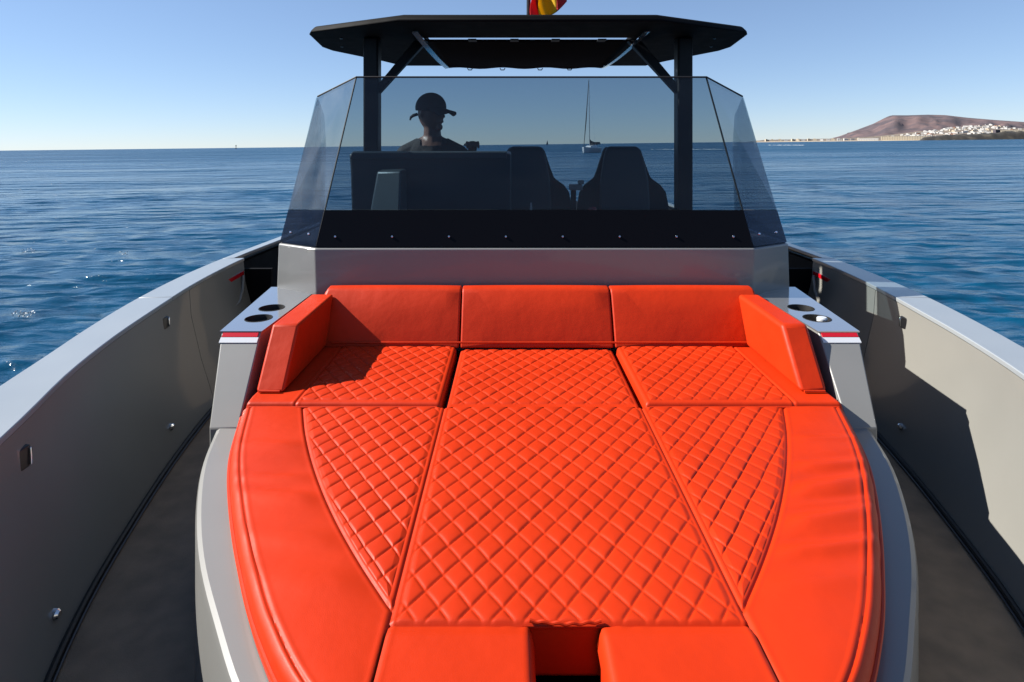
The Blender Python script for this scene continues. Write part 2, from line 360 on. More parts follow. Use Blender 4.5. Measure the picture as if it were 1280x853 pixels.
# shelves with cup holders beside the bolsters
for s in (-1, 1):
    ua, ub, uc = .955, 1.09, 1.17; YW = 2.055
    g = MB()
    a = [(s*ua, YW, ZW-.003), (s*ub, YW, ZW-.003), (s*uc, 2.68, ZW-.003), (s*ua, 2.68, ZW-.003)]
    b = [(s*.925, 1.817, ZB+.001), (s*1.012, 1.817, ZB+.001), (s*uc, 2.68, ZB+.001), (s*.925, 2.68, ZB+.001)]
    c = [(s*.925, 1.80, ZD-.01), (s*1.0, 1.80, ZD-.01), (s*uc, 2.68, ZD-.01), (s*.925, 2.68, ZD-.01)]
    g.loft([c, b, a], cap=False); g.f.append((8, 9, 10, 11)) if False else None
    box = g.build('cup_holder_box', M['gelcoat'], boat, bevel=.004, seg=2)
    # polished plate with two real holes
    bm = bmesh.new(); z = ZW+.002
    outer = [bm.verts.new((s*p[0]+X0, p[1], z)) for p in ((ua-.004, YW-.003), (ub+.004, YW-.003), (uc+.004, 2.69), (ua-.004, 2.69))]
    edges = [bm.edges.new((outer[i], outer[(i+1) % 4])) for i in range(4)]
    holes = [(s*1.026+X0, 2.205), (s*1.034+X0, 2.345)]
    for hx, hy in holes:
        vs = [bm.verts.new((hx+.049*math.cos(2*math.pi*k/32), hy+.049*math.sin(2*math.pi*k/32), z)) for k in range(32)]
        edges += [bm.edges.new((vs[k], vs[(k+1) % 32])) for k in range(32)]
    bmesh.ops.triangle_fill(bm, edges=edges, use_beauty=True)
    for f in list(bm.faces):
        c_ = f.calc_center_median()
        if any((c_.x-hx)**2+(c_.y-hy)**2 < .047**2 for hx, hy in holes): bm.faces.remove(f)
    ret = bmesh.ops.extrude_face_region(bm, geom=bm.faces[:])
    for v in ret['geom']:
        if isinstance(v, bmesh.types.BMVert): v.co.z -= .004
    bmesh.ops.recalc_face_normals(bm, faces=bm.faces[:])
    base = Vector(boat['_base'])
    for v in bm.verts: v.co -= base
    me = bpy.data.meshes.new('shelf_plate'); bm.to_mesh(me); bm.free(); me.materials.append(M['plate'])
    pl = bpy.data.objects.new('shelf_plate', me); COL.objects.link(pl); pl.parent = boat; pl['_base'] = tuple(base)
    for hx, hy in holes:
        g = MB(0); n = 32; rr = []
        for r_, zz in ((.0485, ZW+.0035), (.0465, ZW+.0035), (.0455, ZW-.01), (.042, ZW-.085), (.001, ZW-.086)):
            rr.append([(hx+r_*math.cos(2*math.pi*k/n), hy+r_*math.sin(2*math.pi*k/n), zz) for k in range(n)])
        g.loft(rr, cap=False); g.build('cup_holder', M['rubber'], pl, smooth=True)
    # red and white bars across the top of the sloping front
    def bar(name, m, t0, t1, u0, u1, out):
        P = lambda t, u, o: (s*u, YW-(YW-1.817)*t-.63*o, ZW-.003-(ZW-1.444)*t+.78*o)
        g = MB(); g.prism([P(t0,u0,-.004), P(t0,u1,-.004), P(t1,u1,-.004), P(t1,u0,-.004)], [P(t0,u0,out), P(t0,u1,out), P(t1,u1,out), P(t1,u0,out)])
        return g.build(name, m, box)
    bar('red_bar', M['red'], .012, .06, ua+.006, ub-.008, .004); bar('white_bar', M['white'], .064, .125, ua+.001, ub-.006, .003)

# console body
YF, YCN, YT = 2.53, 2.66, 3.3
mb = MB()
o_ = [(-.927, YF), (.927, YF), (1.13, YCN), (1.13, YT), (-1.13, YT), (-1.13, YCN)]
i_ = [(-.927, YF+.004), (.927, YF+.004), (1.145, YCN+.004), (1.145, YT), (-1.145, YT), (-1.145, YCN+.004)]
mb.loft([[(a, b+.015, ZD-.02) for a, b in i_], [(a, b+.015, 1.66) for a, b in i_], [(a, b, 1.86) for a, b in o_], [(a*.985, b+.02, 1.866) for a, b in o_]])
mb.build('console', M['gelcoat'], boat, bevel=.006, seg=3)

# windshield: panes with thickness
def pane(pts, t, name, m, parent):
    P = [Vector(p) for p in pts]; nrm = (P[1]-P[0]).cross(P[2]-P[0]).normalized()
    if nrm.y > 0: nrm = -nrm
    g = MB(); g.prism([tuple(p) for p in P], [tuple(p-nrm*t) for p in P]); return g.build(name, m, parent)
def mix(a, b, t): return tuple(a[i]*(1-t)+b[i]*t for i in range(3))
ZL = 1.868
FBL, FBR = (-.925, YF+.008, ZL), (.925, YF+.008, ZL)
FTL, FTR = (-.862, 2.95, 2.632), (.862, 2.95, 2.632)
CBL, CBR = (-1.127, YCN+.008, ZL), (1.127, YCN+.008, ZL)
CTL, CTR = (-1.115, 3.15, 2.553), (1.115, 3.15, 2.553)
tb = .192
e = .004
ws = pane([mix(FBL, FTL, tb+e), mix(FBR, FTR, tb+e), FTR, FTL], .008, 'windshield', M['glass'], boat)
pane([FBL, FBR, mix(FBR, FTR, tb), mix(FBL, FTL, tb)], .01, 'lower_band', M['band'], ws)
for s, FB, FT, CB, CT in ((-1, FBL, FTL, CBL, CTL), (1, FBR, FTR, CBR, CTR)):
    d = .004
    FB2, FT2 = mix(FB, CB, .012), mix(FT, CT, .012)
    pane([mix(FB2, FT2, tb+e), mix(CB, CT, tb+e), CT, FT2], .008, 'corner_pane', M['glass_haze'], ws)
    pane([FB2, CB, mix(CB, CT, tb), mix(FB2, FT2, tb)], .009, 'corner_band', M['glass_low'], ws)
    # side pane running aft from the corner
    g = MB(); pr = [(CB[1]+.012, ZL), (CT[1]+.012, CT[2]-.004), (3.27, 2.46), (3.30, 2.3), (3.27, 1.872)]
    g.prism([(s*1.118, y, z) for y, z in pr], [(s*1.126, y, z) for y, z in pr]); g.build('side_pane', M['glass_clear'], ws)
    g = MB(); g.tube([tuple(Vector(FB)+Vector((0, .006, 0))), tuple(Vector(FT)+Vector((0, .006, 0)))], .0042, 6); g.build('corner_seal', M['rubber'], ws)
g = MB(); g.tube([CTL, FTL, FTR, CTR], .0045, 6); g.build('top_edge_trim', M['rubber'], ws)
nf = (Vector(FBR)-Vector(FBL)).cross(Vector(FTL)-Vector(FBL)).normalized(); nf = -nf if nf.y > 0 else nf
def bolt(p, nrm):
    g = MB(); a = Vector(p); g.tube([a-nrm*.002, a+nrm*.004, a+nrm*.007], [.006, .006, .004], 10); return g.build('bolt', M['chrome'], ws, smooth=True)
for k in range(8):
    t = .04+k*.92/7; q = Vector(mix(FBL, FBR, t))*(1-.05)+Vector(mix(FTL, FTR, t))*.05; bolt(q, nf)
for FB, FT, CB, CT in ((FBL, FTL, CBL, CTL), (FBR, FTR, CBR, CTR)):
    n_ = (Vector(CB)-Vector(FB)).cross(Vector(FT)-Vector(FB)).normalized(); n_ = -n_ if n_.y > 0 else n_
    for t in (.25, .75):
        bolt(Vector(mix(FB, CB, t))*.94+Vector(mix(FT, CT, t))*.06, n_)

# dashboard behind the windshield
g = MB(); g.loft([[(-.90, 3.06, 1.4), (-.10, 3.06, 1.4), (-.10, 3.5, 1.4), (-.90, 3.5, 1.4)], [(-.915, 3.04, 2.17), (-.10, 3.04, 2.17), (-.10, 3.5, 2.17), (-.915, 3.5, 2.17)],
                  [(-.925, 3.05, 2.255), (-.10, 3.05, 2.255), (-.10, 3.42, 2.262), (-.925, 3.42, 2.262)]])
db = g.build('dashboard', M['dash'], boat, bevel=.012)
g = MB(); g.prism([(-.915, 3.025, 2.228), (-.12, 3.025, 2.228), (-.12, 3.05, 2.228), (-.915, 3.05, 2.228)], [(-.905, 3.03, 2.262), (-.12, 3.03, 2.262), (-.12, 3.06, 2.268), (-.905, 3.06, 2.268)])
g.build('dash_rim', M['seat'], db, bevel=.005)
g = MB(); g.prism([(-.79, 2.86, 1.88), (-.62, 2.80, 1.88), (-.62, 3.02, 1.88), (-.79, 3.02, 1.88)], [(-.755, 2.93, 2.17), (-.625, 2.86, 2.175), (-.625, 3.02, 2.18), (-.755, 3.02, 2.175)])
g.build('instrument_pod', mat('grey_pod', (.09, .1, .1), .4), db, bevel=.012)
g = MB(); g.tube([(.0, 3.0, 1.9), (.0, 3.0, 1.98), (.0, 3.0, 2.01)], [.006, .006, .004], 8); g.build('whip_aerial', M['white'], boat)

# helm seats
def helm_seat(u, Y):
    g = MB()
    g.loft([[(u-a, Y+f, z), (u+a, Y+f, z), (u+a*.92, Y+.16, z), (u-a*.92, Y+.16, z)] for a, f, z in
            ((.165, .0, 1.55), (.178, .02, 1.9), (.17, .035, 2.05), (.145, .06, 2.2), (.125, .08, 2.27), (.10, .105, 2.288))])
    st = g.build('helm_seat', M['seat'], boat, bevel=.025, seg=4)
    for s in (-1, 1):
        g = MB(); prof = [(.12, 1.55), (.325, 1.55), (.33, 1.86), (.312, 1.96), (.275, 2.01), (.205, 2.06), (.182, 2.12), (.155, 2.2), (.134, 2.265), (.105, 2.288)]
        g.prism([(u+s*a, Y+.07+(z-1.55)*.07, z) for a, z in prof], [(u+s*a*.97, Y+.17+(z-1.55)*.05, z) for a, z in prof])
        g.build('seat_wing', M['seatblack'], st, bevel=.02, seg=3)
    g = MB(); g.box(u-.24, u+.24, Y-.42, Y+.1, 1.42, 1.56); g.build('seat_cushion', M['seat'], st, bevel=.04)
    g = MB(); g.box(u-.16, u+.16, Y-.25, Y+.08, .92, 1.42); g.build('seat_pedestal', M['black'], st, bevel=.01)
helm_seat(0.005, 4.2); helm_seat(.70, 4.2)
# bits between the seats: a fitting rail with a red cap
g = MB(); g.tube([(.34, 4.25, .92), (.34, 4.25, 1.98)], .02, 10); fr_ = g.build('grab_post', M['post'], boat)
g = MB(); g.box(.31, .40, 4.2, 4.28, 1.98, 2.02); g.box(.37, .41, 4.2, 4.25, 2.022, 2.05); g.build('switch_box', mat('pale_grey_box', (.35, .35, .36), .5), fr_, bevel=.005)
g = MB(); g.lathe((.45, 4.05, 1.78), [(.02, 0), (.03, .02), (.03, .08), (.02, .1)], 16); g.lathe((.45, 4.05, .94), [(.03, 0), (.02, .1), (.015, .84)], 12); g.build('red_knob', M['red'], boat, smooth=True)

# hardtop on two posts
ZR = 2.94
out = [(-.69, 3.11), (.69, 3.11), (1.25, 3.42), (1.285, 3.5), (1.35, 3.95), (1.33, 4.1), (1.10, 4.6), (1.0, 4.88)]; out += [(-a, b) for a, b in out[:1:-1]]
bm = bmesh.new(); base = Vector(boat['_base'])
def roofz(x, y): return ZR+.035*(1-min(1, abs(x)/1.4)**2)-.02*max(0, (abs(x)-.9)/.5)*0
ov = [bm.verts.new((x+X0, y, 0)) for x, y in out]; ed = [bm.edges.new((ov[i], ov[(i+1) % len(ov)])) for i in range(len(ov))]
hole = [(-.62, 3.61), (.63, 3.61), (.63, 4.66), (-.62, 4.66)]
hv = [bm.verts.new((x+X0, y, 0)) for x, y in hole]; ed += [bm.edges.new((hv[i], hv[(i+1) % 4])) for i in range(4)]
bmesh.ops.triangle_fill(bm, edges=ed, use_beauty=True)
for f in list(bm.faces):
    c = f.calc_center_median()
    if abs(c.x-X0) < .61 and 3.62 < c.y < 4.65: bm.faces.remove(f)
for v in bm.verts: v.co.z = ZR; v.co -= base
ret = bmesh.ops.extrude_face_region(bm, geom=bm.faces[:])
for v in ret['geom']:
    if isinstance(v, bmesh.types.BMVert):
        v.co.z += .04; c = v.co+base
        if abs(c.x-X0) > .64 or not (3.60 < c.y < 4.67):
            v.co.x -= .03*(1 if c.x > X0 else -1); v.co.y += .02 if c.y < 3.7 else (-.02 if c.y > 4.6 else 0)
bmesh.ops.recalc_face_normals(bm, faces=bm.faces[:])
me = bpy.data.meshes.new('hardtop'); bm.to_mesh(me); bm.free(); me.materials.append(M['hardtop'])
ht = bpy.data.objects.new('hardtop', me); COL.objects.link(ht); ht.parent = boat; ht['_base'] = tuple(base)
bv = ht.modifiers.new('bevel', 'BEVEL'); bv.width = .014; bv.segments = 3; bv.limit_method = 'ANGLE'
me.shade_smooth(); me.set_sharp_from_angle(angle=math.radians(35))
# sagging canvas in the opening, open along its front edge, scalloped behind
g = MB(); nu, nv = 24, 20; vs = []; 
for j in range(nv+1):
    for i in range(nu+1):
        a, b = i/nu, j/nv; x = -.615+1.24*a; y = 3.632+(4.82-3.632)*b
        z = ZR-.003-.03*math.sin(math.pi*a)**.6*math.sin(math.pi*min(1, b*1.1))-.02*b+.006*math.sin(a*22)*b**3
        vs.append((x, y, z))
fs = [(j*(nu+1)+i, j*(nu+1)+i+1, (j+1)*(nu+1)+i+1, (j+1)*(nu+1)+i) for j in range(nv) for i in range(nu)]
g.add(vs, fs); cv = g.build('roof_canvas', M['canvas'], ht, smooth=True, angle=0)
sm = cv.modifiers.new('thick', 'SOLIDIFY'); sm.thickness = .004
for k in range(4):
    x = -.42+k*.27+random.uniform(-.03, .03); g = MB()
    g.tube([(x-.02, 4.79, ZR-.03), (x-.012, 4.79, ZR-.044), (x+.012, 4.79, ZR-.044), (x+.02, 4.79, ZR-.03)], .004, 6); g.build('canvas_tie', M['rubber'], ht)
for k in range(4):
    x = -.36+k*.26+random.uniform(-.02, .02); g = MB(); g.box(x, x+.05, 3.59, 3.66, ZR-.014, ZR-.006); g.build('canvas_strap', M['rubber'], ht)
for s in (-1, 1):
    c = .01 if s > 0 else -.01+.02
    g = MB(); pts = []
    for t in np.linspace(0, 1, 14):
        y = 3.33+1.42*t; pts.append((s*(.645-.035*math.sin(t*2.2))+c, y, ZR-.02-.03*math.sin(t*math.pi)-.02*t))
    r1 = [(x-.018, y, z) for x, y, z in pts]; r2 = [(x+.018, y, z) for x, y, z in pts]
    g.loft([[(x-.016, y, z), (x+.016, y, z+.006), (x+.016, y, z+.012), (x-.016, y, z+.006)] for x, y, z in pts]); g.build('roof_rail', M['plate'], ht, smooth=True)
    xo = s*.935
    g = MB(); g.prism([(xo-.045, 3.56, .92), (xo+.045, 3.56, .92), (xo+.045, 3.66, .92), (xo-.045, 3.66, .92)],
                      [(xo-.045, 3.56, ZR), (xo+.045, 3.56, ZR), (xo+.045, 3.66, ZR), (xo-.045, 3.66, ZR)])
    po = g.build('roof_post', M['post'], boat, bevel=.012)
    g = MB(); p0 = Vector((xo-s*.04, 3.61, 2.60)); p1 = Vector((s*.66, 3.68, ZR-.005)); dd = Vector((s*.0, 0, .032))
    w_ = Vector((0, .03, 0))
    g.prism([tuple(p0-w_), tuple(p0+w_), tuple(p0+w_+dd*1.9), tuple(p0-w_+dd*1.9)], [tuple(p1-w_-Vector((s*.05,0,0))), tuple(p1+w_-Vector((s*.05,0,0))), tuple(p1+w_+Vector((s*.03,0,0))), tuple(p1-w_+Vector((s*.03,0,0)))])
    g.build('post_brace', M['post'], po, bevel=.006)
    for (yy, xx) in ((3.6, 1.12), (3.9, 1.2)):
        g = MB(); g.lathe((s*xx, yy, ZR-.006), [(.009, 0), (.010, .004), (.010, .008)], 10); g.build('roof_bolt', M['black'], ht)

# flag staff on the roof
g = MB(); g.tube([(.005, 3.62, ZR+.03), (.005, 3.62, 3.75)], .0125, 10); g.build('flag_staff', M['black'], boat, smooth=True)

# ------------------------------------------------------------------ upholstery
DW, DL = .0553, .0788
def quilt(u, Y, edge):
    u, Y = (u+.0005*np.sin(Y*31+u*9)+.0003*np.sin(Y*67-u*43), Y+.0006*np.sin(u*37+Y*11)+.0004*np.sin(u*71-Y*29))
    a = (u+.028)/DW+(Y-1.073)/DL; b = (u+.028)/DW-(Y-1.073)/DL
    da = np.abs(a-np.round(a)); db_ = np.abs(b-np.round(b))                    # 0 on a stitch line, .5 mid
    pa = 1-(1-2*da)**2.6; pb = 1-(1-2*db_)**2.6
    k = 1+.22*np.sin(np.floor(a)*12.99+np.floor(b)*78.23)
    h = .0026*k*(pa*pb)**.6+.0020-.0020*np.maximum(np.exp(-(da/.05)**2), np.exp(-(db_/.05)**2))
    return h*np.clip(edge/.010, 0, 1)**.6

def grid_panel(name, fa, fb, Y0, Y1, hfn, m, parent, du=.0024, dy=.0024, skirt='', rnd=.014, z0=None, ztop=ZP, uvw=None):
    """upholstered panel between u=fa(Y) and u=fb(Y); skirt lists the sides (l r f b) that roll over and drop to z0"""
    Ys = np.linspace(Y0, Y1, max(6, int((Y1-Y0)/dy)))
    A = np.array([fa(y) for y in Ys]); Bb = np.array([fb(y) for y in Ys])
    nu = max(6, int((Bb-A).max()/du)); S = np.linspace(0, 1, nu)
    U = A[:, None]+(Bb-A)[:, None]*S[None, :]; YY = Ys[:, None]+0*U
    Z = ztop+hfn(U, YY)
    dl, dr_, df, dbk = U-A[:, None], Bb[:, None]-U, YY-Y0, Y1-YY
    for c, d in (('l', dl), ('r', dr_), ('f', df), ('b', dbk)):
        if c in skirt:
            t = np.clip(d/rnd, 0, 1); Z = Z-rnd*(1-np.sqrt(np.clip(1-(1-t)**2, 0, 1)))
    V = np.stack([U+X0, YY, Z], -1).reshape(-1, 3); nY = len(Ys)
    i = np.arange(nY-1)[:, None]*nu; j = np.arange(nu-1)
    Q = np.stack([i+j, i+j+1, i+nu+j+1, i+nu+j], -1).reshape(-1, 4).tolist(); V = V.tolist()
    lines = {'l': np.arange(nY)*nu, 'r': np.arange(nY)*nu+nu-1, 'f': np.arange(nu), 'b': np.arange(nu)+(nY-1)*nu}
    for c in skirt:
        idx = lines[c]; n0 = len(V); k = len(idx)
        mid = []
        for q in idx:
            x, y, z = V[q]; ox = -.004 if c == 'l' else .004 if c == 'r' else 0; oy = -.004 if c == 'f' else .004 if c == 'b' else 0
            mid.append((x+ox, y+oy, (z+z0)/2))
        V += mid; V += [(V[q][0], V[q][1], z0) for q in idx]
        for t in range(k-1):
            Q += [[int(idx[t]), int(idx[t+1]), n0+t+1, n0+t], [n0+t, n0+t+1, n0+k+t+1, n0+k+t]]
    g = MB(0); g.v = V; g.f = [tuple(q) for q in Q]
    return g.build(name, m, parent, smooth=True, angle=60)

sm01 = lambda t: np.clip(t, 0, 1)**2*(3-2*np.clip(t, 0, 1))
def seam(d, depth=.0032, w=.0045):                       # groove with a raised, twin stitched lip either side
    d = np.abs(d); return -depth*np.exp(-(d/w*1.4)**2)+.0008*np.exp(-((d-.008)/.004)**2)

pad = thing('sun_pad', 'large orange quilted sun pad filling the bow, smooth border around stitched diamonds', 'sun pad', (X0, 1.3, ZB))
SE = .30
def h_centre(u, Y):
    edge = np.minimum(np.minimum(SE-.012-np.abs(u), Y-1.004), 9)
    return quilt(u, Y, np.clip(edge, 0, 1))+seam(SE-np.abs(u))+seam(Y-1.0, .005, .004)
def h_side(s):
    def f(u, Y):
        q = np.array([qw(y) for y in Y[:, 0]])[:, None]; a = np.abs(u)
        edge = np.minimum(a-SE-.012, (q-a)*.85-.008)
        return quilt(u, Y, np.clip(edge, 0, 1))+np.where(Y < 1.83, seam(a-SE), 0)+seam((q-a)*.85)
    return f
FOLD = {1: [(1.50, .022, .006, .5), (1.40, .03, .008, .8), (1.28, .028, .008, .8), (1.19, .02, .006, .6), (1.64, .016, .003, .3), (1.34, .014, .003, .6), (1.10, .03, .004, .5)],
        -1: [(1.36, .03, .006, .6), (1.44, .022, .004, .4), (1.10, .04, .004, .5), (1.60, .025, .003, .4), (1.22, .03, .003, .5)]}
def h_border(s):
    def f(u, Y):
        q = np.array([max(SE, qw(y)) if y > 1.03 else SE for y in Y[:, 0]])[:, None]; w = np.array([pw(y) for y in Y[:, 0]])[:, None]; a = np.abs(u)
        t = (a-q)/np.maximum(w-q, .02)
        z = .006*np.sin(np.pi*np.clip(t, 0, 1))**.7
        for (y0, sg, am, k) in FOLD[s]:
            yc = y0+.10*(t-.2)*k-.03*np.sin(t*2.2); z = z+am*np.exp(-((Y-yc)/sg)**2)*sm01(t*3.0)*(1-.45*sm01((t-.5)*2))
            z = z-am*.6*np.exp(-((Y-yc-1.7*sg)/sg)**2)*sm01(t*3.0)*(1-.45*sm01((t-.5)*2))
        z = z+seam((a-q)*.85)+seam((w-a-.026)*.85, .003, .004)
        return z
    return f
grid_panel('quilted_panel', lambda y: -SE, lambda y: SE, 1.0, 1.822, h_centre, M['leather'], pad)
for s in (-1, 1):
    lo = lambda y: SE; hi = lambda y: max(qw(y), SE+.002)
    fa, fb = (lo, hi) if s > 0 else (lambda y: -max(qw(y), SE+.002), lambda y: -SE)
    grid_panel('quilted_panel', fa, fb, 1.03, 1.822, h_side(s), M['leather'], pad)
    inner = lambda y: max(SE, qw(y)) if y > 1.03 else SE
    fa, fb = (inner, pw) if s > 0 else (lambda y: -pw(y), lambda y: -inner(y))
    grid_panel('border_panel', fa, fb, .775, 1.822, h_border(s), M['leather'], pad, skirt='r' if s > 0 else 'l', rnd=.022, z0=ZB+.004, du=.003, dy=.003)
    # front flaps either side of the notch
    def h_front(u, Y):
        a = np.abs(u); return .006*sm01((1.0-Y)/.03)*sm01((Y-.78)/.03)+seam(SE-a)+seam(1.0-Y, .005, .004)+.0012*np.sin(u*170)*np.exp(-((1.0-Y)/.012)**2)*np.exp(-((a-.06)/.06)**2)
    fa, fb = (lambda y: .05, lambda y: SE) if s > 0 else (lambda y: -SE, lambda y: -.062)
    grid_panel('front_flap', fa, fb, .775, 1.0, h_front, M['leather'], pad, skirt='fl' if s > 0 else 'fr', rnd=.014, z0=ZB+.004, du=.004, dy=.004)
# notch between the flaps
g = MB(); g.add([(-.078, 1.0, ZP-.003), (.066, 1.0, ZP-.003), (.066, 1.004, ZP-.012), (-.078, 1.004, ZP-.012), (.066, 1.003, 1.41), (-.078, 1.003, 1.41)], [(0, 1, 2, 3), (3, 2, 4, 5)])
g.add([(-.063, .78, ZP-.02), (-.063, 1.004, ZP-.012), (-.063, 1.004, 1.36), (-.063, .78, 1.36)], [(0, 1, 2, 3)])
g.add([(.051, .78, ZP-.02), (.051, 1.004, ZP-.012), (.051, 1.004, 1.36), (.051, .78, 1.36)], [(0, 1, 2, 3)])
g.build('notch_lining', M['leather'], pad)
g = MB(); g.box(-.07, .058, .60, .9985, 1.411, 1.4165); g.build('notch_floor', mat('notch_black', (.001, .001, .001), 1, spec=0), pad)  # near-black sheet in place of the shade deep in the notch
g = MB(); g.tube([(u, 1.0-.003*math.cos(u*40), ZP+.004+.0012*math.sin(u*260)) for u in np.linspace(-.066, .054, 40)], .003, 8); g.build('notch_piping', M['leather'], pad, smooth=True)
# piping welts round the outside of the pad
for s in (-1, 1):
    g = MB(); g.tube([(s*(pw(y)+.002), y, ZP-.028) for y in np.linspace(.78, 1.818, 70)], .005, 8); g.build('edge_piping', M['leather'], pad, smooth=True)

# three seat cushions behind the pad
def h_seat(u0, u1, ql, qr):
    def f(u, Y):
        edge = np.minimum(np.minimum(u-ql-.004, qr-u-.004), np.minimum(Y-1.845, 9))
        h = quilt(u, Y, np.clip(edge, 0, 1))
        if abs(ql) > .5: h = h+seam((u-ql)*.9)
        if abs(qr) > .5: h = h+seam((u-qr)*.9)
        return h
    return f
YB = 2.338
sc = []
for nm, lab, a, b, ql, qr, zt, sk in (
    ('seat_cushion', 'orange quilted seat cushion lying half in the shadow of its bolster', -.912, -.312, -.755, -.325, ZP+.014, 'lrfb'),
    ('seat_cushion', 'orange quilted seat cushion in the middle of three, between two narrow gaps', -.296, .296, -.285, .285, ZP+.001, 'lrb'),
    ('seat_cushion', 'fully sunlit orange quilted seat cushion with a plain band along its bolster', .312, .912, .325, .765, ZP+.014, 'lrfb')):
    t = thing(nm, lab, 'cushion', (X0+(a+b)/2, 2.08, ZB), 'seat cushions in front of the backrest')
    y0 = 1.826
    grid_panel('cushion_cover', (lambda y, a=a: a+ (.0 if a > -.5 else .006*max(0, (1.88-y)/.05))), (lambda y, b=b: b), y0, YB, h_seat(a, b, ql, qr), M['leather'], t, skirt=sk, rnd=.013, z0=ZB+.004, ztop=zt)
    if 'f' in sk:
        g = MB(); g.tube([(u, y0-.002, zt-.013) for u in np.linspace(a+.012, b-.012, 20)], .0035, 8); g.build('front_piping', M['leather'], t, smooth=True)

# backrest in three panels
br = thing('backrest', 'long low orange backrest in three smooth sections against the console', 'backrest', (X0, 2.42, ZP))
for a, b, ca, cb in ((-.90, -.302, 1, 0), (-.298, .302, 0, 0), (.306, .925, 0, 1)):
    g = MB()
    P = lambda u, y, z: (u, y, z)
    na, nb_ = a+(.05 if ca else 0), b-(.035 if cb else 0)
    nx = 10; rings = []
    for i in range(nx+1):
        t = i/nx; u = a+(b-a)*t; ut = na+(nb_-na)*t; bu = .006*math.sin(math.pi*t)**.5
        rings.append([(u, 2.338, 1.505), (u, 2.350-bu, 1.53), (u*.5+ut*.5, 2.398-bu*1.3, 1.63), (ut, 2.438-bu*.5, 1.704), (ut, 2.452, 1.714+bu*.4), (ut, 2.488, 1.717+bu*.4), (ut, 2.504, 1.708), (u, 2.508, 1.505)])
    g.loft(rings); g.build('backrest_section', M['leather'], br, bevel=.008, seg=3, angle=60)
g = MB(); g.tube([(u, 2.340, 1.528) for u in np.linspace(-.80, .82, 40)], .004, 8); g.build('lower_piping', M['leather'], br, smooth=True)

# side bolsters
for s, lab in ((-1, 'orange wedge bolster casting a dark shadow over the seat cushion beside it'), (1, 'brightly sunlit orange wedge bolster next to the cup holder with the beige cap')):
    t = thing('side_bolster', lab, 'bolster', (X0+s*.86, 2.1, ZP+.014), 'wedge bolsters at the ends of the backrest')
    g = MB(); zb = ZP+.016
    prof = [(1.898, zb), (2.032, 1.692), (2.43, 1.695), (2.334, zb)]
    a, b = .817, .907
    g.prism([(s*a, y, z) for y, z in prof], [(s*b, y, z) for y, z in prof])
    o = g.build('bolster_cover', M['leather'], t, bevel=.009 if s < 0 else .014, seg=4)
    g = MB(); g.tube([(s*(a+.012), 1.897, zb+.004), (s*(b-.012), 1.897, zb+.004)], .004, 8); g.build('front_piping', M['leather'], t, smooth=True)

# bottle cap showing in the right front cup holder
t = thing('drink_bottle', 'beige bottle top poking out of a cup holder beside the sunlit bolster', 'bottle', (X0+1.04, 2.195, ZW-.084))
g = MB(); g.lathe((1.04, 2.197, ZW-.084), [(.03, 0), (.034, .004), (.034, .05), (.028, .066), (.016, .074)], 20); g.build('bottle_body', M['beige'], t, smooth=True)
g = MB(); g.lathe((1.04, 2.197, ZW-.0095), [(.017, 0), (.018, .002), (.018, .014), (.015, .018)], 20); g.build('bottle_cap', M['white'], t, smooth=True)

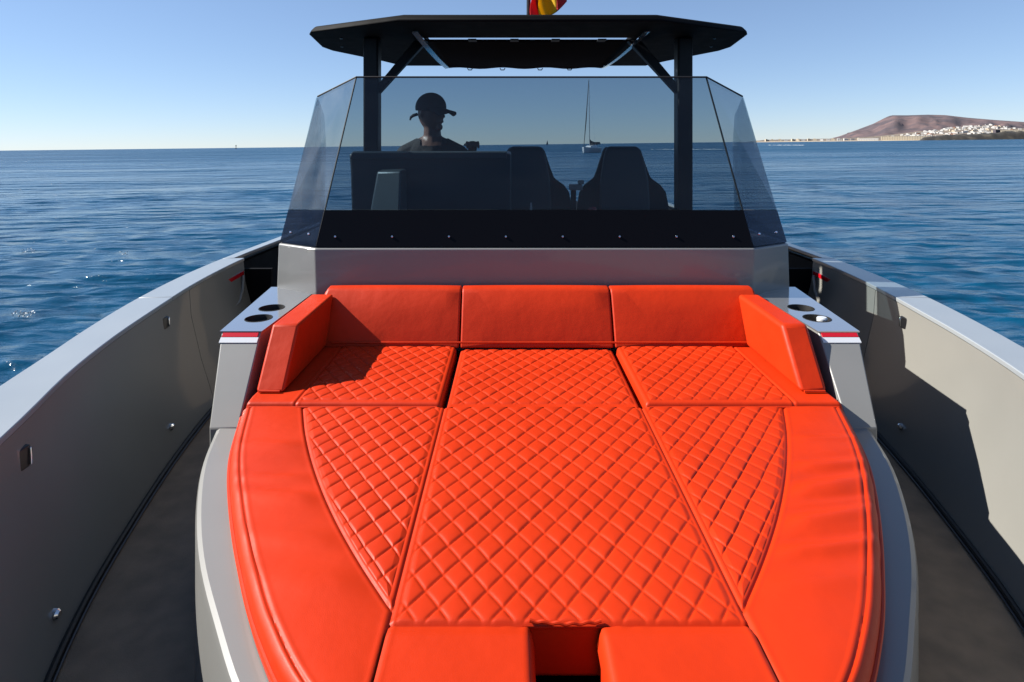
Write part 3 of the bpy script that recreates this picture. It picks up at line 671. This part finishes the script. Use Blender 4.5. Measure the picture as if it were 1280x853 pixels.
# ------------------------------------------------------------------ person at the helm
def build_person():
    base = Vector(((540-CX)/F*3.95, 3.95, .92))
    k = F/3.95
    parts = MB(0)
    def cap_(pts, rs, n=14):
        P = []; Rr = []
        for i in range(len(pts)-1):
            for t in (0, .33, .66): P.append(Vector(pts[i]).lerp(Vector(pts[i+1]), t)); Rr.append(rs[i]*(1-t)+rs[i+1]*t)
        P.append(Vector(pts[-1])); Rr.append(rs[-1])
        d0 = (P[1]-P[0]).normalized(); d1 = (P[-1]-P[-2]).normalized()
        P2 = [P[0]-d0*Rr[0]*c for c in (.95, .7)]+P+[P[-1]+d1*Rr[-1]*c for c in (.7, .95)]
        R2 = [Rr[0]*.3, Rr[0]*.7]+Rr+[Rr[-1]*.7, Rr[-1]*.3]
        parts.tube([tuple(p) for p in P2], R2, n)
    def ell(c, r, n=18, fn=None):
        rings = []
        for i in range(1, n):
            f = math.pi*i/n; ring = []
            for j in range(n*2):
                a = 2*math.pi*j/(n*2); p = Vector((math.sin(f)*math.cos(a), math.sin(f)*math.sin(a), math.cos(f)))
                if fn: p = fn(p)
                ring.append((c[0]+p.x*r[0], c[1]+p.y*r[1], c[2]+p.z*r[2]))
            rings.append(ring)
        parts.loft(rings)
    bx, by = base.x, base.y
    hz = 2.505                                          # head centre
    turn = Matrix.Rotation(math.radians(55), 3, 'Z')     # face turned to the camera and to the side
    H = lambda x, y, z: tuple(Vector((bx-.005, by, hz))+turn @ Vector((x, y, z)))
    # head: face looks to -Y before the turn
    def headfn(p):
        q = p.copy()
        if q.z < 0: q.x *= 1-.32*(-q.z)**1.6; q.y *= 1-.12*(-q.z)
        return turn @ Vector((q.x*.076, q.y*.098, q.z*.118))
    ell((bx-.005, by, hz), (1, 1, 1), 18, headfn)
    cap_([H(0, -.088, .005), H(0, -.108, -.022)], [.010, .013], 8)            # nose
    cap_([H(-.022, -.082, -.055), H(.022, -.082, -.055)], [.009, .009], 8)     # lips
    cap_([H(0, -.075, -.092), H(0, -.07, -.098)], [.022, .02], 10)             # chin
    for s in (-1, 1):
        cap_([H(s*.076, .008, .015), H(s*.08, .014, -.02)], [.014, .009], 8)   # ears
        cap_([H(s*.03, -.083, .032), H(s*.05, -.074, .03)], [.009, .008], 8)   # brows
    cap_([(bx, by+.012, 2.44), (bx, by+.02, 2.32)], [.054, .062])              # neck
    # trunk
    cap_([(bx, by+.02, 2.30), (bx, by+.02, 2.2)], [.085, .14]); 
    for zz, rx, ry in ((2.22, .175, .105), (2.05, .18, .12), (1.88, .155, .11), (1.74, .17, .115)): ell((bx, by+.02, zz), (rx, ry, .14), 12)
    L_, R_ = (bx-.18, by+.02, 2.235), (bx+.18, by+.02, 2.235)
    cap_([(bx, by+.02, 2.31), L_], [.07, .056]); cap_([(bx, by+.02, 2.31), R_], [.07, .056])
    # resting arm down to the wheel, other arm reaching along the dash
    cap_([L_, (bx-.23, by-.02, 1.98), (bx-.12, by-.2, 1.86)], [.056, .044, .03])
    wr = Vector(px(591, 186.5, 3.68))
    el = (R_[0]+.10, by-.07, 2.06)
    cap_([R_, el, tuple(wr+Vector((-.01, .03, -.03)))], [.056, .042, .029])
    hc = wr+Vector((0, -.005, .012))
    cap_([tuple(wr+Vector((-.005, .02, -.015))), tuple(hc+Vector((0, -.02, .01)))], [.027, .03], 12)
    for i, (dx, ln) in enumerate(((-.028, .9), (-.009, 1.05), (.010, 1.0), (.028, .8))):
        a = hc+Vector((dx, -.03, .018)); b_ = a+Vector((.004*(i-1), -.03*ln, .012)); c = b_+Vector((.003, -.022*ln, -.016)); d = c+Vector((0, .004, -.018))
        cap_([tuple(a), tuple(b_), tuple(c), tuple(d)], [.0095, .009, .0083, .0075], 8)
    a = hc+Vector((-.028, -.008, .01)); cap_([tuple(a), tuple(a+Vector((-.018, -.022, .004))), tuple(a+Vector((-.006, -.046, .002)))], [.011, .010, .0085], 8)
    hl = Vector((bx-.12, by-.2, 1.86)); cap_([tuple(hl), tuple(hl+Vector((.03, -.06, .0)))], [.028, .03], 10)
    for i in range(4):
        a = hl+Vector((.02+.0*i, -.085, -.03+.02*i)); cap_([tuple(a), tuple(a+Vector((.04, -.02, 0))), tuple(a+Vector((.05, .01, -.005)))], [.009, .0085, .0075], 8)
    cap_([tuple(hl+Vector((.0, -.05, .025))), tuple(hl+Vector((.03, -.075, .05)))], [.011, .009], 8)
    for s in (-1, 1):
        cap_([(bx+s*.09, by+.02, 1.72), (bx+s*.1, by-.01, 1.38), (bx+s*.1, by+.03, 1.02)], [.085, .058, .042])
        cap_([(bx+s*.1, by+.05, .965), (bx+s*.115, by-.13, .955)], [.042, .035])
    tmp = parts.build('person_form', M['skin'])
    r = tmp.modifiers.new('r', 'REMESH'); r.mode = 'VOXEL'; r.voxel_size = .0065
    s_ = tmp.modifiers.new('s', 'SMOOTH'); s_.iterations = 3; s_.factor = .5
    dg = bpy.context.evaluated_depsgraph_get(); me = bpy.data.meshes.new_from_object(tmp.evaluated_get(dg))
    bpy.data.objects.remove(tmp)
    t = thing('person', 'person in black cap and dark T-shirt at the helm, one hand raised on the dash', 'person', base)
    bm = bmesh.new(); bm.from_mesh(me)
    for v in bm.verts: v.co -= base
    wrl, hll = wr-base, hl-base
    def is_shirt(c):
        z = c.z+.92
        if (c-wrl).length < .2 or (c-hll).length < .2: return False
        return 1.66 < z < 2.335 and not (z > 2.29 and abs(c.x) < .07)
    sb = bmesh.new(); sb2 = bm.copy()
    def cut(b0, fn, off):
        b0.normal_update()
        for f in [f for f in b0.faces if not fn(f.calc_center_median())]: b0.faces.remove(f)
        for v in [v for v in b0.verts if not v.link_faces]: b0.verts.remove(v)
        b0.normal_update()
        for v in b0.verts: v.co += v.normal*off
    tr = bm.copy()
    cut(sb2, is_shirt, .007); cut(tr, lambda c: .1 < c.z < .78, .006); sb.free()
    def link(b0, nm, m):
        m2 = bpy.data.meshes.new(nm); b0.to_mesh(m2); b0.free(); m2.materials.clear(); m2.materials.append(m); m2.shade_smooth()
        o = bpy.data.objects.new(nm, m2); COL.objects.link(o); o.parent = t; o['_base'] = tuple(base); return o
    link(bm, 'body', M['skin']); link(sb2, 'shirt', M['shirt']); link(tr, 'trousers', M['shirt'])
    # cap
    g = MB(0); rings = []
    for f in np.linspace(.02, .56*math.pi, 12):
        rings.append([H(math.sin(f)*math.cos(a)*.089, math.sin(f)*math.sin(a)*.112+.004, .04+math.cos(f)*.098) for a in np.linspace(0, 2*math.pi, 33)[:-1]])
    g.loft(rings, cap=True); cp = g.build('cap', M['cap'], t, smooth=True, angle=60)
    g = MB(0); top = []; bot = []
    arc = np.linspace(-1.15, 1.15, 17)
    inner = [H(math.sin(a)*.086, -math.cos(a)*.108, .03) for a in arc]
    outer = [H(math.sin(a)*.08, -.105-math.cos(a)*.125+.03, .020-.026*abs(math.sin(a))**1.5-.012) for a in arc]
    V = inner+outer+[tuple(Vector(p)-Vector((0, 0, .006))) for p in inner+outer]; n = 17; fs = []
    for i in range(n-1):
        fs += [(i, i+1, n+i+1, n+i), (2*n+i, 3*n+i, 3*n+i+1, 2*n+i+1), (n+i, n+i+1, 3*n+i+1, 3*n+i)]
    g.add(V, fs); g.build('cap_peak', M['cap'], cp, smooth=True)
    g = MB(0); g.tube([H(-.04, .085, -.004), H(-.055, .108, -.012), H(-.064, .122, -.024), H(-.068, .127, -.044)], [.010, .011, .009, .005], 8); g.build('cap_strap', M['cap'], cp, smooth=True)
    g = MB(0)
    for s in (-1, 1):
        pts = [(math.cos(a)*.026, math.sin(a)*.019) for a in np.linspace(0, 2*math.pi, 17)[:-1]]
        g.prism([H(s*.032+x, -.098+abs(s*.032+x)*.22, .012+y) for x, y in pts], [H(s*.032+x, -.103+abs(s*.032+x)*.22, .012+y) for x, y in pts])
        g.tube([H(s*.058, -.088, .016), H(s*.08, -.04, .018), H(s*.083, .01, .014)], .0028, 6)
    g.tube([H(-.012, -.1, .016), H(.012, -.1, .016)], .003, 6)
    g.build('sunglasses', M['lens'], t, smooth=True)
build_person()

# ------------------------------------------------------------------ flag on the staff
def build_flag():
    t = thing('flag', 'red and yellow striped flag with a small crest, fluttering above the hardtop', 'flag', (X0+.005, 3.62, 3.05))
    nu, nv = 40, 24; V = []
    for j in range(nv+1):
        b = j/nv; hb = Vector((663.5, -78+46*b)); eb = Vector((708-44*b, 2+36*b+4*math.sin(b*6)))
        for i in range(nu+1):
            a = i/nu; q = hb.lerp(eb, a); q.x += 9*math.sin(math.pi*a)*(1-b)+1.6*math.sin(a*9+b*5)
            p = px(q.x, q.y, 3.60+.045*math.sin(b*9+a*3)*min(1, 3*a)); V.append((p[0]-X0, p[1], p[2]))
    fs = [(j*(nu+1)+i, j*(nu+1)+i+1, (j+1)*(nu+1)+i+1, (j+1)*(nu+1)+i) for j in range(nv) for i in range(nu)]
    r = mat('flag_red', (.62, .01, .015), .7, bump=.2, bscale=400); y_ = mat('flag_yellow', (.85, .55, .01), .7, bump=.2, bscale=400)
    for m_ in (r, y_):
        nt = m_.node_tree; p = nt.nodes['Principled BSDF']; tl = nt.nodes.new('ShaderNodeBsdfTranslucent'); tl.inputs[0].default_value = p.inputs['Base Color'].default_value
        mx = nt.nodes.new('ShaderNodeMixShader'); mx.inputs[0].default_value = .5; o_ = nt.nodes['Material Output']
        nt.links.new(p.outputs[0], mx.inputs[1]); nt.links.new(tl.outputs[0], mx.inputs[2]); nt.links.new(mx.outputs[0], o_.inputs[0])
    def strip(j0, j1, nm, m):
        g = MB(); g.add(V, fs); g.f = [g.f[j*nu+i] for j in range(j0, j1) for i in range(nu)]
        used = sorted({k for f in g.f for k in f}); mp = {k: n for n, k in enumerate(used)}
        g.v = [g.v[k] for k in used]; g.f = [tuple(mp[k] for k in f) for f in g.f]
        o = g.build(nm, m, t, smooth=True, angle=0); s = o.modifiers.new('t', 'SOLIDIFY'); s.thickness = .002; return o
    strip(0, 6, 'red_stripe', r); strip(6, 18, 'yellow_stripe', y_); strip(18, 24, 'red_stripe', r)
    g = MB(); k = 12*(nu+1)+13; c = Vector(V[k])
    def P(i, j, o=-.004): p = V[j*(nu+1)+i]; return (p[0], p[1]+o, p[2])
    g.add([P(10, 9), P(15, 9), P(15, 13), P(12, 15), P(10, 13), P(10, 9, -.001), P(15, 9, -.001), P(15, 13, -.001), P(12, 15, -.001), P(10, 13, -.001)], [(0, 1, 2, 3, 4), (9, 8, 7, 6, 5)])
    g.build('crest', mat('crest_brown', (.25, .03, .01), .7), t)
build_flag()

# ------------------------------------------------------------------ far shore
def hor(x): return 188.5-.0117*x
def far(x, y, D):
    """photo pixel -> world point at distance D (the camera sits at HC over the water)"""
    return Vector(((x-CX)/F*D, D, HC+(hor(x)-y)/F*D))
def vnoise(x, y, seed=0):
    xi, yi = math.floor(x), math.floor(y); fx, fy = x-xi, y-yi
    def h(a, b): return math.sin(a*127.1+b*311.7+seed*74.7)*43758.5453 % 1
    fx = fx*fx*(3-2*fx); fy = fy*fy*(3-2*fy)
    return (h(xi, yi)*(1-fx)+h(xi+1, yi)*fx)*(1-fy)+(h(xi, yi+1)*(1-fx)+h(xi+1, yi+1)*fx)*fy
def fbm(x, y, o=4, seed=0): return sum(vnoise(x*2**k, y*2**k, seed+k)/2**(k+1) for k in range(o))
def land_mat(name, c1, c2, sc, c3=None):
    m = mat(name, c1, .9); nt = m.node_tree; N = nt.nodes; L = nt.links; p = N['Principled BSDF']
    g = N.new('ShaderNodeNewGeometry'); n = N.new('ShaderNodeTexNoise'); n.inputs['Scale'].default_value = sc; n.inputs['Detail'].default_value = 8
    L.new(g.outputs['Position'], n.inputs[0]); r = N.new('ShaderNodeValToRGB'); r.color_ramp.elements[0].position = .38; r.color_ramp.elements[1].position = .62
    r.color_ramp.elements[0].color = (*c1, 1); r.color_ramp.elements[1].color = (*c2, 1)
    if c3: e_ = r.color_ramp.elements.new(.5); e_.color = (*c3, 1)
    L.new(n.outputs['Fac'], r.inputs[0]); L.new(r.outputs[0], p.inputs['Base Color']); return m
def terrain(name, x0, x1, nx, D0, D1, nd, hfn, m):
    V = []; 
    for j in range(nd+1):
        D = D0+(D1-D0)*j/nd
        for i in range(nx+1):
            x = x0+(x1-x0)*i/nx; V.append(((x-CX)/F*D, D, hfn(x, D)))
    fs = [(j*(nx+1)+i, j*(nx+1)+i+1, (j+1)*(nx+1)+i+1, (j+1)*(nx+1)+i) for j in range(nd) for i in range(nx)]
    g = MB(0); g.add(V, fs); o = g.build(name, m, None, smooth=True, angle=0); return tag(o, kind='structure')

HP = ([1010,1030,1050,1070,1092,1106,1114,1135,1160,1182,1210,1245,1280,1330,1400,1500], [-2,1.5,6.5,13.5,21.5,28.5,31.8,31.5,32,31.2,27.6,24.3,21.5,18,12,-2])
def hill_h(x, D):
    pk = np.interp(x, *HP)*7400/F; t = (D-5200)/(7400-5200) if D < 7400 else 1-(D-7400)/2500
    t = max(0, min(1, t)); e_ = fbm(x/14, D/420, 5, 3)-.5
    return pk*(t**.8)+e_*120*math.sin(math.pi*t)*min(1, pk/120)*1.1-4
terrain('hill', 1000, 1520, 130, 5200, 9800, 46, hill_h, land_mat('hill_soil', (.05, .038, .044), (.115, .072, .068), .0035, (.08, .054, .056)))
LP_ = ([930,945,960,1000,1040,1060,1100,1130,1150,1175,1200,1225,1240,1262,1280,1330,1420,1520], [-1,1.2,2.2,2.6,2.8,3.2,5.5,8.5,10.5,13,15.5,17.5,17,14,13,12,9,3])
def land_h(x, D):
    pk = np.interp(x, *LP_)*3900/F; t = max(0, min(1, (D-2700)/1200))
    return 3*min(1, (D-2650)/40)+pk*t**.9+(fbm(x/9, D/160, 4, 9)-.5)*9*t-1
terrain('land', 925, 1530, 150, 2650, 5600, 60, land_h, land_mat('dry_ground', (.13, .10, .075), (.20, .155, .115), .012, (.09, .07, .05)))
def beach_h(x, D): return max(-1, min(2.5, (D-2560)*.04)) - (3 if x < 942 else 0)
terrain('beach', 938, 1300, 60, 2550, 2660, 4, beach_h, land_mat('pale_sand', (.36, .29, .20), (.42, .35, .25), .02))
CP_ = ([1148,1155,1172,1195,1215,1240,1262,1290,1400], [-.5,4.5,5.8,7.0,7.6,8.6,10.2,10.6,8])
def cliff_h(x, D):
    pk = np.interp(x, *CP_)*2300/F; t = max(0, min(1, (D-2200)/38)); b = max(0, min(1, (2560-D)/60))
    return pk*t**.5*b*(.75+.5*fbm(x/5, D/40, 4, 5))-1.5
terrain('headland', 1146, 1400, 130, 2195, 2570, 30, cliff_h, land_mat('dark_cliff_rock', (.012, .011, .009), (.055, .047, .033), .02, (.02, .017, .013)))

# town: every building its own object, sharing a few meshes
wm = [mat('whitewash', (.46, .45, .43), .8), mat('cream_render', (.42, .36, .27), .8), mat('grey_render', (.22, .22, .23), .8), mat('terracotta_render', (.26, .14, .09), .8)]
dark = mat('window_dark', (.03, .035, .045), .3)
def house_mesh(kind, w, d, h, m):
    me = bpy.data.meshes.new('house'); V = []; Fc = []; mi = []
    def bx(x0, x1, y0, y1, z0, z1, k):
        n = len(V); V.extend([(x0,y0,z0),(x1,y0,z0),(x1,y1,z0),(x0,y1,z0),(x0,y0,z1),(x1,y0,z1),(x1,y1,z1),(x0,y1,z1)])
        for f in ((0,1,5,4),(1,2,6,5),(2,3,7,6),(3,0,4,7),(4,5,6,7)): Fc.append(tuple(n+i for i in f)); mi.append(k)
    bx(-w/2, w/2, -d/2, d/2, -6, h, 0)
    if kind % 2: bx(-w*.45, w*.1, -d*.3, d*.45, h-.01, h*1.45, 0)
    bx(-w/2-.3, w/2+.3, -d/2-.3, d/2+.3, h, h+.5, 0)
    nfl = max(1, int(h/3.4)); nw = max(2, int(w/9))
    for fl in range(nfl):
        for q in range(nw):
            cx = -w/2+(q+.5)*w/nw; z = fl*3.3+1
            bx(cx-.7, cx+.7, -d/2-.12, -d/2+.1, z, z+1.5, 1)
    me.from_pydata(V, [], Fc); me.materials.append(m); me.materials.append(dark); me.polygons.foreach_set('material_index', mi); return me
VAR = [('white', house_mesh(0, 14, 11, 6.5, wm[0]), .42), ('white', house_mesh(1, 18, 12, 7, wm[0]), .62), ('cream', house_mesh(1, 16, 12, 7, wm[1]), .76), ('grey', house_mesh(0, 15, 12, 7.5, wm[2]), .86), ('white', house_mesh(0, 26, 12, 9, wm[0]), .93), ('terracotta', house_mesh(0, 14, 10, 6, wm[3]), 1.01)]
def place_house(x, D, me, colour, group, label, cat='house', name='house', zoff=0):
    o = bpy.data.objects.new(name, me); COL.objects.link(o); w = (x-CX)/F*D
    o.location = (w, D, land_h(x, D)+.3+zoff); o.rotation_euler = (0, 0, math.atan2(-w, D)+random.uniform(-.5, .5)); return tag(o, label, cat, group)
cnt = 0
for _ in range(4000):
    if cnt >= 190: break
    x = random.triangular(1085, 1285, 1215); D = random.uniform(2720, 3900)
    t = (D-2700)/1200
    if random.random() > (.25+.75*min(1, max(0, (x-1090)/70))) or t > .15+.95*min(1, max(0, (x-1080)/110)): continue
    r = random.random(); c, me, _t = next(v for v in VAR if r < v[2])
    high = 'on the upper slope of the hillside town' if t > .55 else 'low on the slope of the seaside town'
    place_house(x, D, me, c, f'{c} houses {high}', f'small {c} flat-roofed house {high} across the bay'); cnt += 1
for k in range(16):
    x = 960+k*7.5+random.uniform(-2, 2)
    c, me, _t = random.choice(VAR[:4]); place_house(x, 2760+random.uniform(0, 120), me, c, f'{c} houses on the low shore', f'tiny {c} house on the flat sandy shore left of the hill')
def long_building(x0, x1, D, h, m, label, name, z):
    w = (x1-x0)/F*D; me = house_mesh(0, w, 16, h, m); x = (x0+x1)/2
    o = bpy.data.objects.new(name, me); COL.objects.link(o); o.location = ((x-CX)/F*D, D, z); o.rotation_euler = (0, 0, -.5); tag(o, label, 'building')
long_building(1106, 1159, 2600, 17, wm[1], 'long cream waterfront building left of the dark headland', 'waterfront_building', 2)
long_building(1074, 1096, 2620, 10, wm[0], 'lower white waterfront block standing on the beach beside the long cream building', 'waterfront_building', 2)
long_building(1247, 1300, 2450, 12, wm[1], 'long cream building on top of the dark headland', 'headland_building', 26)
me = house_mesh(0, 18, 14, 15, mat('dark_stone', (.06, .05, .06), .9)); o = bpy.data.objects.new('stone_tower', me); COL.objects.link(o)
o.location = ((1246-CX)/F*2440, 2440, 24); tag(o, 'dark stone block building at the end of the headland row', 'building')

# ------------------------------------------------------------------ boats and marks on the water
def sailboat(x, D):
    b = far(x, hor(x), D); b.z = 0
    t = thing('sailboat', 'white sailing yacht with bare mast, seen bow on through the windshield', 'sailboat', b, None, False)
    ax = Vector((.42, .907, 0)); sd = Vector((.907, -.42, 0))   # bow towards the camera, stern away to the right
    def P(l, w, z): v = b+ax*l+sd*w; return (v.x, v.y, z)
    g = MB(0); rings = []
    for l, w, zt in ((-5.5, .08, 1.5), (-4.6, .7, 1.45), (-3, 1.25, 1.35), (-.5, 1.75, 1.25), (3, 1.8, 1.2), (5.8, 1.5, 1.25)):
        rings.append([P(l, -w, zt), P(l, -w*.9, .5), P(l, -w*.5, -.3), P(l, w*.5, -.3), P(l, w*.9, .5), P(l, w, zt)])
    g.loft(rings); hl = g.build('yacht_hull', M['white'], t, smooth=True)
    g = MB(0); g.loft([[P(-2, -.8, 1.3), P(-2, .8, 1.3), P(-1.7, .6, 1.75), P(-1.7, -.6, 1.75)], [P(2.5, -1.1, 1.2), P(2.5, 1.1, 1.2), P(2.5, .9, 1.95), P(2.5, -.9, 1.95)]]); g.build('coach_roof', M['white'], t)
    g = MB(0); g.tube([P(-.6, 0, 1.2), P(-.6, 0, 10), P(-.6, 0, 18.9)], [.11, .1, .07], 8); g.build('mast', M['rail'], t)
    g = MB(0); g.tube([P(-5.4, 0, 1.5), P(-3.4, 0, 8), P(-.7, 0, 18.6)], [.06, .14, .05], 8); g.build('furled_jib', M['rubber'], t)
    g = MB(0); g.tube([P(-.5, 0, 3.4), P(.2, 0, 2.7), P(2, 0, 2.6), P(5, 0, 2.5)], [.12, .4, .3, .12], 8); g.build('boom_cover', M['rubber'], t)
    for s in (-1, 1):
        g = MB(0); g.tube([P(-.6, s*1.6, 1.25), P(-.6, s*.75, 10), P(-.6, 0, 18.4)], .02, 5); g.build('shroud', M['chrome'], t)
    g = MB(0); g.loft([[P(3, -1.1, 2.0), P(3, 1.1, 2.0), P(3, .9, 2.7), P(3, -.9, 2.7)], [P(5.3, -1.2, 2.1), P(5.3, 1.2, 2.1), P(5.3, 1, 2.75), P(5.3, -1, 2.75)]]); g.build('spray_hood', M['rubber'], t)
sailboat(738, 155)
b = far(684, hor(684), 1500); b.z = 0
t = thing('sailboat', 'tiny dark sail far out on the horizon between the seats and the person', 'sailboat', b, None, False)
g = MB(0); g.loft([[(b.x-3, b.y, 1), (b.x-3, b.y+1, 1), (b.x-3, b.y+.5, -.3)], [(b.x+3, b.y-.4, 1.2), (b.x+3, b.y+1.4, 1.2), (b.x+3, b.y+.5, -.3)]]); g.build('yacht_hull', M['hull'], t)
g = MB(0); g.prism([(b.x-2.4, b.y, 1.8), (b.x+2.6, b.y+.4, 1.8), (b.x+.4, b.y+.2, 12.5)], [(b.x-2.4, b.y+.1, 1.8), (b.x+2.6, b.y+.5, 1.8), (b.x+.4, b.y+.3, 12.5)]); g.build('sail', mat('dark_sailcloth', (.05, .07, .1), .8), t)
b = far(295, hor(295), 1800); b.z = 0
t = thing('sea_mark', 'tiny dark navigation mark standing alone on the open horizon', 'sea mark', b, None, False)
g = MB(0); g.lathe(tuple(b), [(2.6, -1), (2.6, 1.5), (.8, 2), (.7, 7)], 12); g.build('mark_pillar', M['rubber'], t)
g = MB(0); g.lathe((b.x, b.y, 7), [(1.5, 0), (1.5, 2.5), (.4, 4)], 10); g.build('top_mark', M['rubber'], t)

foam = mat('sea_foam', (.42, .45, .47), .7, bump=.5, bscale=30)
def foam_streak(name, pts_px, label):
    g = MB(0); rr = random.Random(11)
    for (x0, x1, y, w, n) in pts_px:
        for k in range(n):
            x = x0+(x1-x0)*k/max(1, n-1)+rr.uniform(-1, 1); dy = hor(x)-y; D = -HC*F/dy*(1+rr.uniform(-.02, .02)); p = Vector(((x-CX)/F*D, D, 0))
            r_ = w*rr.uniform(.5, 1.2); m_ = 7
            ring = [(p.x+r_*math.cos(a)*2.2*rr.uniform(.6, 1.2), p.y+r_*math.sin(a)*rr.uniform(.6, 1.2), .06+rr.uniform(0, .03)) for a in [2*math.pi*q/m_ for q in range(m_)]]
            g.add(ring+[(p.x, p.y, .06+r_*.5)], [(q, (q+1) % m_, m_) for q in range(m_)])
    return tag(g.build(name, foam, None, smooth=True, angle=0), label, 'foam', None, 'stuff')
foam_streak('wake', [(815, 905, 187.3, .32, 40)], 'thin white wake of a passing boat on the water')
foam_streak('wake', [(962, 1004, 182.0, .45, 26)], 'pale streak of wake in front of the far beach')
foam_streak('whitecaps', [(16, 42, 399, .010, 22), (28, 44, 317.5, .013, 12), (152, 160, 321, .012, 7)], 'small foaming wave crests on the near water')
for o in bpy.data.objects:
    if '_base' in o: del o['_base']
